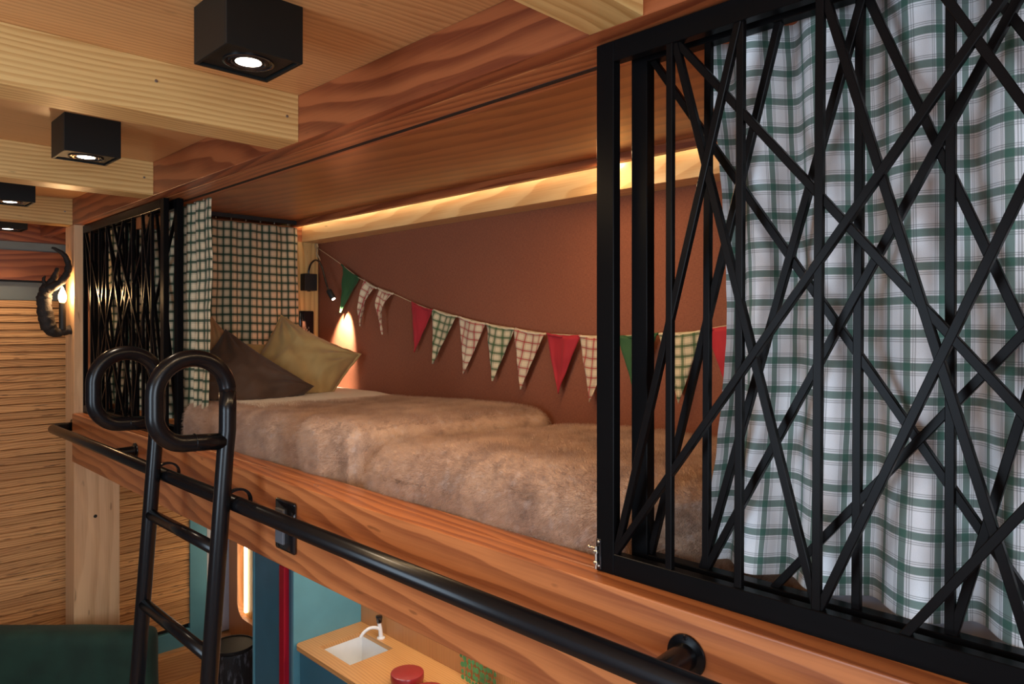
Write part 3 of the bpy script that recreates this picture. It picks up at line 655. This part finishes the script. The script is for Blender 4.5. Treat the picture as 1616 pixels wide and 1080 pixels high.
sweep(smooth_path([(1.893, 3.33, 0.40), (1.887, 3.322, 0.418), (1.884, 3.305, 0.42), (1.888, 3.30, 0.405), (1.893, 3.32, 0.395), (1.885, 3.31, 0.375), (1.889, 3.295, 0.355), (1.889, 3.28, 0.335)], 5), 0.0035, 8, bm=kn)
sweep(smooth_path([(1.893, 3.32, 0.40), (1.885, 3.30, 0.39), (1.887, 3.315, 0.37), (1.892, 3.31, 0.35)], 5), 0.003, 8, bm=kn)
obj('knot', kn, M['string'], t, smooth='all')
for i, (kd, ya, za, yb_, zb, yt, zt) in enumerate(PEN):
    bm = bmesh.new(); uvl = bm.loops.layers.uv.new('UVMap'); N, Mr = 16, 20; g = []
    twist = {1: 1.0, 2: 2.2}.get(i, 0.0)
    for r in range(Mr+1):
        f = r/Mr; row = []
        for c in range(N+1):
            u = c/N
            ty, tz = ya+(yb_-ya)*u, za+(zb-za)*u - 0.006*math.sin(u*PI)
            bend_ = 0.010*math.sin(f*PI)*math.sin(u*PI*2+i)
            y = ty+(yt-ty)*f + bend_*0.3; z = tz+(zt-tz)*f
            x = 1.893 - 0.004 - 0.012*f*math.sin(i*1.7+1.5)**2 - 0.008*math.sin(u*PI*2+i*2)*(1-f*0.6)*0.8 - 0.006*noise.noise(Vector((u*4, f*4, i)))
            if twist:
                cy = (ya+yb_)/2+(yt-(ya+yb_)/2)*f; a = twist*f*1.1; dy = y-cy
                y = cy+dy*math.cos(a)*(0.8 if twist > 1 else 0.75); x = x-0.018*f*(1-f)*2 - abs(dy*math.sin(a))*0.9
            if i == 0: x = x+0.012
            x = min(x, 1.915)
            row.append(bm.verts.new((x, y, z)))
        g.append(row)
    wd = abs(ya-yb_)
    for r in range(Mr):
        for c in range(N):
            fc = bm.faces.new((g[r][c], g[r+1][c], g[r+1][c+1], g[r][c+1]))
            for lq, (rr, cc) in zip(fc.loops, ((r, c), (r+1, c), (r+1, c+1), (r, c+1))):
                f = rr/Mr; lq[uvl].uv = (cc/N*wd*(1-f)+wd*0.5*f+0.01*i, (1-f)*0.24)
    bmesh.ops.remove_doubles(bm, verts=bm.verts, dist=1e-6)
    o = obj('pennant', bm, PM[kd], t, smooth='all'); o['label'] = PL[kd]
    md = o.modifiers.new('thick', 'SOLIDIFY'); md.thickness = 0.0016
    hm = [Vector((1.891, ya+(yb_-ya)*k/12, za+(zb-za)*k/12-0.006*math.sin(k/12*PI)+0.001*math.sin(k*2+i))) for k in range(13)]
    he = obj('pennant_hem', sweep(hm, 0.0042, 8), PM[kd], o, smooth='all')

# ================================================================== handrail and ladder
t = thing('handrail', (0.902, 1.5, -0.52), 'long black tube handrail running in front of the bunk board', 'handrail')
path = [(0.902, -0.9, -0.52)] + [(0.902, 4.20-0.05, -0.52)] + [tuple(p) for p in arc((0.952, 4.15, -0.52), 0.05, 0, PI/2, 10, (-1, 0, 0), (0, 1, 0))][1:] + [(0.997, 4.20, -0.52)]
obj('rail', sweep(path, 0.022, 28), M['tube'], t, smooth='all')
fl_ = obj('flange', lathe([(0.0, -0.0), (0.036, 0.0), (0.036, -0.004), (0.022, -0.005)], (1.0, 4.21, -0.52), 24, axis='X'), M['tube'], t, smooth=True)
for y in (3.2, 0.60, -0.7):
    bm = sweep([(0.915, y, -0.52), (0.94, y, -0.52), (0.984, y, -0.52)], [0.0185, 0.0195, 0.021], 24)
    obj('bracket', bm, M['tube'], t, smooth=True)
    fg = obj('flange', lathe([(0.0, 0.0), (0.033, 0.0), (0.034, -0.002), (0.033, -0.005), (0.024, -0.006), (0.021, -0.007)], (0.99, y, -0.52), 32, axis='X'), M['tube'], t, smooth=True)
    obj('screw', lathe([(0.0045, 0), (0.0035, -0.002), (0, -0.0025)], (0.985, y, -0.491), 12, axis='X'), M['gloss'], fg, smooth=True)
t = thing('bunk_ladder', (0.80, 2.31, FLOOR), 'black tube ladder with looped grab handles hooked over the handrail', 'ladder')
RT = 0.0238
def stile_x(z): return 0.857 + 0.072*(z+0.49)
for y in (2.03, 2.59):
    xt = 0.873
    pts = [(stile_x(FLOOR), y, FLOOR+0.01), (stile_x(-1.5), y, -1.5), (stile_x(-0.6), y, -0.6), (stile_x(-0.36), y, -0.36), (xt-0.0005, y, -0.30), (xt, y, -0.25), (xt, y, -0.19)]
    obj('stile', sweep(pts, RT, 28), M['tube'], t, smooth='all')
    r = 0.099; r2 = 0.082
    loop = [(xt, y, -0.19)] + [tuple(p) for p in arc((xt-r, y, -0.19), r, 0, PI, 24, (1, 0, 0), (0, 0, 1))][1:]
    xl = xt-2*r
    zb = -0.326
    loop += [(xl, y, -0.215)] + [tuple(p) for p in arc((xl+r2, y, zb+r2), r2, PI, 1.5*PI, 12, (1, 0, 0), (0, 0, 1))] + [(xl+0.11, y, zb-0.001), (xt-0.012, y, zb-0.006)]
    obj('grab_loop', sweep(loop, RT, 28), M['tube'], t, smooth='all')
    obj('weld_bead', sweep(arc((xl+0.105, y, zb), RT+0.0004, 0, 2*PI, 24, (0, 1, 0), (0, 0, 1)), 0.0014, 8), M['tube'], t, smooth='all')
    # hook over the rail: flat bar bent round the tube
    bm = bmesh.new(); prev = None
    for k in range(19):
        a = PI*1.02 - PI*1.12*k/18
        for rr, ri in ((0.0395, 0.0325),):
            c, s = math.cos(a), math.sin(a)
            q = [bm.verts.new((0.902+rad_*c*1.08, y+dy, -0.512+rad_*s)) for rad_, dy in ((rr, -0.006), (rr, 0.006), (ri, 0.006), (ri, -0.006))]
            if prev:
                for m_ in range(4): bm.faces.new((prev[m_], prev[(m_+1) % 4], q[(m_+1) % 4], q[m_]))
            else: bm.faces.new(q)
            prev = q
    bm.faces.new(prev[::-1]); bmesh.ops.recalc_face_normals(bm, faces=bm.faces)
    obj('hook', bm, M['tube'], t, smooth=True)
    obj('foot_cap', lathe([(0, 0), (0.026, 0), (0.027, 0.02), (0.024, 0.022)], (stile_x(FLOOR), y, FLOOR), 20), M['matt'], t, smooth=True)
for k in range(5):
    z = -0.642-0.298*k
    if z > FLOOR+0.1: obj('rung', cyl((stile_x(z), 2.03, z), (stile_x(z), 2.59, z), 0.0185, 24), M['tube'], t, smooth='all')

# ================================================================== driftwood lamp
t = thing('wall_lamp', (0.99, 4.25, 0.0), 'twisted dark driftwood wall lamp with a glowing candle bulb on the post', 'lamp')
YL = 4.235
main = [(1.0, YL, -0.022), (0.965, YL, -0.030), (0.93, YL-.005, -0.035), (0.902, YL-.01, -0.012), (0.887, YL-.012, 0.035), (0.880, YL-.01, 0.09), (0.880, YL, 0.14), (0.892, YL+.003, 0.185), (0.912, YL, 0.22), (0.93, YL-.003, 0.262), (0.937, YL-.006, 0.295)]
rads = [0.024, 0.022, 0.026, 0.033, 0.036, 0.033, 0.033, 0.030, 0.020, 0.014, 0.009]
def rough_limb(P, R, n=6, seed=0):
    Q = smooth_path(P, n); RR = []
    for i in range(len(Q)):
        f = i/n; k = min(int(f), len(R)-2); RR.append((R[k]+(R[k+1]-R[k])*(f-k))*(1+0.22*noise.noise(Vector((i*0.6, seed, 0)))))
    bm = sweep(Q, RR, 16)
    for v in bm.verts: v.co += 0.004*Vector((noise.noise(v.co*45), noise.noise(v.co*45+Vector((9, 0, 0))), noise.noise(v.co*45+Vector((0, 9, 0)))))
    return bm
arm = obj('arm', rough_limb(main, rads), M['bark'], t, smooth='all')
obj('branch', rough_limb([(0.895, YL-.01, 0.185), (0.925, YL-.03, 0.205), (0.955, YL-.04, 0.235), (0.975, YL-.035, 0.275), (0.980, YL-.03, 0.31), (0.972, YL-.03, 0.345), (0.955, YL-.03, 0.368), (0.93, YL-.03, 0.385), (0.905, YL-.03, 0.395)], [0.026, 0.021, 0.017, 0.016, 0.016, 0.013, 0.011, 0.010, 0.005], seed=3), M['bark'], t, smooth='all')
obj('twig_stub', rough_limb([(0.887, YL, 0.20), (0.878, YL, 0.235), (0.885, YL, 0.25)], [0.010, 0.007, 0.004], seed=5), M['bark'], t, smooth='all')
obj('candle_sleeve', cyl((0.958, YL-.012, -0.02), (0.958, YL-.012, 0.118), 0.0155, 20), M['matt'], t, smooth=True)
obj('bulb', lathe([(0.0, 0.085), (0.003, 0.08), (0.010, 0.062), (0.017, 0.042), (0.019, 0.028), (0.015, 0.01), (0.010, 0.0), (0.0, 0.0)], (0.958, YL-.012, 0.117), 20), M['bulb'], t, smooth='all')
lamp('bulb_glow', 'POINT', (0.958, YL-.04, 0.17), None, 4.0, (1.0, 0.60, 0.28), t, shadow_soft_size=0.02)

# ================================================================== below the bunk
# niche panel on the right wall in the far corner
pn = thing('mirror_niche', (2.2, 4.6, -1.6), 'wood-framed niche glowing with a vertical light strip in the far corner', 'niche')
bm = bmesh.new()
def rrect(y0, y1, z0, z1, r, n=8):
    pts = []
    for cy, cz, a0 in ((y1-r, z1-r, 0), (y0+r, z1-r, PI/2), (y0+r, z0+r, PI), (y1-r, z0+r, 1.5*PI)):
        for k in range(n+1): a = a0+PI/2*k/n; pts.append((cy+r*math.cos(a), cz+r*math.sin(a)))
    return pts
inn = rrect(4.25, 4.865, -2.02, -0.85, 0.10); out_ = []
for y, z in inn:
    cy, cz = 4.5575, -1.435; dy, dz = y-cy, z-cz; k = min(0.46/abs(dy) if abs(dy) > 1e-6 else 1e9, 0.76/abs(dz) if abs(dz) > 1e-6 else 1e9); out_.append((min(cy+dy*k, 5.0), cz+dz*k))
ra = [[bm.verts.new((X_, y, z)) for y, z in L_] for X_, L_ in ((2.16, out_), (2.16, inn), (2.205, inn))]
n_ = len(inn)
for a, b in ((0, 1), (1, 2)):
    for k in range(n_): bm.faces.new((ra[a][k], ra[a][(k+1) % n_], ra[b][(k+1) % n_], ra[b][k]))
rb_ = [bm.verts.new((2.205, y, z)) for y, z in out_]
for k in range(n_): bm.faces.new((ra[0][k], rb_[k], rb_[(k+1) % n_], ra[0][(k+1) % n_]))
bmesh.ops.recalc_face_normals(bm, faces=bm.faces)
obj('frame', bm, M['niche'], pn)
obj('back_panel', B(2.2, 2.209, 4.1, 5.0, -2.2, -0.72), M['pineZ'], pn)
obj('light_strip', B(2.185, 2.199, 4.79, 4.815, -1.99, -0.9), M['led'], pn)
lamp('niche_glow', 'AREA', (2.18, 4.55, -1.4), (1.0, 4.55, -1.4), 1.2, (1.0, 0.8, 0.55), pn, shape='RECTANGLE', size=0.3, size_y=1.0)
# locker
lk = thing('locker', (1.73, 3.13, FLOOR), 'tall teal locker with a long red handle under the bunk', 'cupboard')
obj('body', bx(B(1.575, 1.92, 2.945, 3.33, FLOOR, -0.70), 1.556, 1.92, 3.318, 3.335, FLOOR, -0.70, bevel=0.001), M['teal'], lk)
obj('side_panel', B(1.552, 1.92, 2.922, 2.942, FLOOR, -0.70, bevel=0.0015), M['teal'], lk)
dr = obj('door', B(1.558, 1.576, 2.948, 3.312, FLOOR+0.06, -0.715, bevel=0.0015), M['tealdark'], lk)
obj('handle', B(1.532, 1.558, 2.972, 3.018, -2.1, -1.08, bevel=0.002), M['red'], dr)
# base cabinet, worktop, splashback
bc = thing('base_cabinet', (1.75, 1.6, FLOOR), 'dark teal base cabinet under the oak worktop', 'cabinet')
obj('body', B(1.60, 1.92, 0.2, 2.915, FLOOR, -1.62), M['tealdark'], bc)
for k in range(4):
    d_ = obj('door', B(1.578, 1.598, 2.915-(k+1)*0.60+0.002, 2.915-k*0.60-0.002, FLOOR+0.08, -1.44, bevel=0.0015), M['tealdark'], bc)
    obj('handle', B(1.566, 1.578, 2.50-k*0.60, 2.52-k*0.60, -1.75, -1.55, bevel=0.002), M['red'], d_)
wt = thing('worktop', (1.74, 1.6, -1.414), 'oak worktop with a square sink cut into it under the bunk', 'worktop')
bm = bmesh.new()
X0, X1, Y0, Y1, ZT, ZB = 1.554, 1.92, 0.2, 2.920, -1.414, -1.434
sx0, sx1, sy0, sy1 = 1.622, 1.84, 2.575, 2.82
def slab(bm, outer, zt, zb):
    a = [bm.verts.new((x, y, zt)) for x, y in outer]; b = [bm.verts.new((x, y, zb)) for x, y in outer]
    bm.faces.new(a); bm.faces.new(b[::-1])
    for k in range(len(outer)): bm.faces.new((a[k], b[k], b[(k+1) % len(outer)], a[(k+1) % len(outer)]))
rc = [(X0+0.03-0.03*math.cos(a), Y1-0.03+0.03*math.sin(a)) for a in [PI/2*k/8 for k in range(9)]]
slab(bm, [(X0, sy1)] + rc + [(X1, Y1), (X1, sy1)], ZT, ZB)
slab(bm, [(X0, sy0), (X0, sy1), (sx0, sy1), (sx0, sy0)], ZT, ZB)
slab(bm, [(sx1, sy0), (sx1, sy1), (X1, sy1), (X1, sy0)], ZT, ZB)
slab(bm, [(X0, Y0), (X0, sy0), (X1, sy0), (X1, Y0)], ZT, ZB)
bmesh.ops.remove_doubles(bm, verts=bm.verts, dist=1e-5); bmesh.ops.recalc_face_normals(bm, faces=bm.faces)
obj('slab', bm, M['worktop'], wt)
bm = bmesh.new(); e = 0.004
for a in ((sx0-e, sx0, sy0-e, sy1+e), (sx1, sx1+e, sy0-e, sy1+e), (sx0, sx1, sy0-e, sy0), (sx0, sx1, sy1, sy1+e)): bx(bm, a[0], a[1], a[2], a[3], -1.585, ZB-0.0005)
bx(bm, sx0-e, sx1+e, sy0-e, sy1+e, -1.59, -1.585)
bs = obj('basin', bm, M['basin'], wt)
obj('drain', lathe([(0.022, 0), (0.02, 0.002), (0.006, 0.001), (0, 0.001)], (1.73, 2.70, -1.585), 20), M['zinc'], bs, smooth=True)
sb = thing('splashback', (1.915, 1.6, -1.414), 'oak veneer splashback panel behind the sink', 'panel')
obj('panel', B(1.90, 1.92, 0.2, 2.92, -1.413, -0.70), M['splash'], sb)
t = thing('tap', (1.862, 2.70, -1.414), 'small white tap with a black knob beside the sink', 'tap')
obj('base_ring', lathe([(0.018, 0), (0.018, 0.004), (0.013, 0.006), (0.0, 0.006)], (1.862, 2.70, -1.414), 24), M['white'], t, smooth=True)
obj('body', sweep([(1.862, 2.70, -1.41), (1.860, 2.702, -1.375), (1.857, 2.706, -1.345)], [0.0095, 0.009, 0.0085], 20), M['white'], t, smooth=True)
obj('spout', sweep(smooth_path([(1.860, 2.702, -1.375), (1.838, 2.708, -1.362), (1.81, 2.716, -1.360), (1.785, 2.722, -1.373), (1.770, 2.726, -1.392)], 6), 0.0072, 16), M['white'], t, smooth='all')
obj('knob', lathe([(0.0, 0), (0.011, 0.0), (0.0125, 0.004), (0.0155, 0.026), (0.014, 0.032), (0.0, 0.034)], (1.8565, 2.7065, -1.345), 8), M['gloss'], t)
for (x, y), lab in (((1.70, 2.285), 'round red tin on the worktop nearer the sink'), ((1.672, 2.115), 'round red tin on the worktop cut by the bottom of the picture')):
    tn = thing('tin', (x, y, -1.414), lab, 'tin', 'round red tins on the worktop')
    obj('body', lathe([(0, 0), (0.060, 0), (0.062, 0.003), (0.062, 0.022)], (x, y, -1.414), 40), M['tin'], tn, smooth=True)
    obj('lid', lathe([(0.066, 0.021), (0.066, 0.040), (0.064, 0.044), (0.060, 0.0455), (0, 0.0455)], (x, y, -1.414), 40), M['tin'], tn, smooth=True)
pl = thing('hanging_plant', (1.88, 2.05, -1.2), 'trailing plant with small round green leaves on the splashback', 'plant')
obj('pot', lathe([(0.0, 0), (0.03, 0), (0.04, 0.05), (0.036, 0.05), (0.034, 0.01)], (1.865, 2.05, -1.10), 20), M['white'], pl, smooth=True)
lv = bmesh.new()
for k in range(5):
    y0 = 2.135-k*0.042; stem = []
    for j in range(14):
        z = -1.06-j*0.026; y = y0+0.008*math.sin(j*0.8+k); xx = 1.872-0.004*math.sin(j+k)
        stem.append((xx, y, z))
        if j > 1:
            for s in (-1, 1):
                c = Vector((xx-0.006, y+s*0.011+random.uniform(-.003, .003), z+random.uniform(-.005, .005))); vs = []; rs = random.uniform(0.8, 1.25)
                ti = random.uniform(-.5, .5)
                for q in range(7): a = 2*PI*q/7; vs.append(lv.verts.new(c+Vector((-0.003*math.cos(a)*ti-0.002*math.cos(a)**2, 0.0095*rs*math.cos(a), 0.0105*rs*math.sin(a)+0.002*ti))))
                lv.faces.new(vs)
    obj('stem', sweep([(1.868, 2.05+(y0-2.05)*0.4, -1.05)]+stem, 0.0013, 6), M['leaf'], pl, smooth='all')
lo_ = obj('leaves', lv, M['leaf'], pl); lo_['kind'] = 'stuff'
# bin made from a log
t = thing('waste_bin', (1.93, 4.42, FLOOR), 'charred log waste bin lined with wire mesh in the far corner', 'bin')
c = (1.93, 4.42, FLOOR)
bm = lathe([(0.0, 0), (0.150, 0), (0.152, 0.30), (0.146, 0.318), (0.132, 0.316), (0.130, 0.02), (0.0, 0.02)], c, 48)
for v in bm.verts:
    d_ = Vector((v.co.x-c[0], v.co.y-c[1], 0))
    if d_.length > 0.14: v.co += d_.normalized()*0.007*noise.noise(Vector((d_.x*22, d_.y*22, v.co.z*3)))
obj('log', bm, M['log'], t, smooth=True)
obj('liner', lathe([(0.128, 0.01), (0.129, 0.33), (0.131, 0.33)], c, 40), M['mesh'], t, smooth=True)
obj('rim', sweep([(c[0]+0.131*math.cos(a), c[1]+0.131*math.sin(a), c[2]+0.333) for a in [2*PI*k/40 for k in range(40)]], 0.0045, 8, closed=True), M['matt'], t, smooth='all')
# armchair
t = thing('armchair', (0.86, 3.95, FLOOR), 'dark green velvet armchair behind the ladder, its back at the bottom left', 'armchair', rot=(0, 0, math.radians(-45)))
nz = lambda p, n: 0.006*noise.noise(p*5)
H = -1.475-FLOOR
obj('backrest', soft_block(-0.44, 0.44, 0.0, 0.15, 0.32, H, 0.045, 0.03, nz, False), M['velvet'], t, local=True, smooth='all')
obj('seat', soft_block(-0.33, 0.33, -0.60, 0.02, 0.18, 0.42, 0.05, 0.03, nz, False), M['velvet'], t, local=True, smooth='all')
for s in (-1, 1):
    obj('armrest', soft_block(min(s*0.33, s*0.44), max(s*0.33, s*0.44), -0.60, 0.03, 0.18, 0.58, 0.05, 0.03, nz, False), M['velvet'], t, local=True, smooth='all')
    for q in (-0.54, 0.08):
        obj('leg', lathe([(0.014, 0), (0.022, 0.2), (0.0, 0.2)], (s*0.36, q, 0), 12) if q < 0 else lathe([(0.014, 0), (0.022, 0.34), (0.0, 0.34)], (s*0.36, q, 0), 12), M['matt'], t, local=True, smooth=True)
sm = [(0.405, -0.004, H-0.03-0.005*k + 0.0) for k in range(2)]
obj('seam', sweep([(0.40-0.02*math.sin(k/12*PI/2)-0.02, -0.003, H-0.03-0.05*k) for k in range(13)], 0.0022, 6), M['velvet'], t, local=True)

# short pile on the two plush blankets
for o in [o for o in COL.objects if o.type == 'MESH' and o.name.startswith('blanket')]:
    vg = o.vertex_groups.new(name='pile'); vg.add([v.index for v in o.data.vertices if v.co.z > -0.46 and not (abs(v.co.y-1.795+0.15*max(0, v.co.x-1.12)/0.8) < 0.05 and v.co.z < -0.312)], 1.0, 'REPLACE')
    md = o.modifiers.new('pile', 'PARTICLE_SYSTEM'); ps_ = o.particle_systems[0]; st = ps_.settings
    st.type = 'HAIR'; st.count = 120000; st.hair_length = 0.005; st.hair_step = 3; st.use_advanced_hair = True
    st.normal_factor = 0.0035; st.object_align_factor = (0.0, 0.0008, -0.0016); st.factor_random = 0.0014
    ps_.vertex_group_density = 'pile'; st.root_radius = 0.45; st.tip_radius = 0.1; st.radius_scale = 0.0012
    st.render_step = 3; st.display_step = 2; st.roughness_1 = 0.002; st.roughness_1_size = 0.03
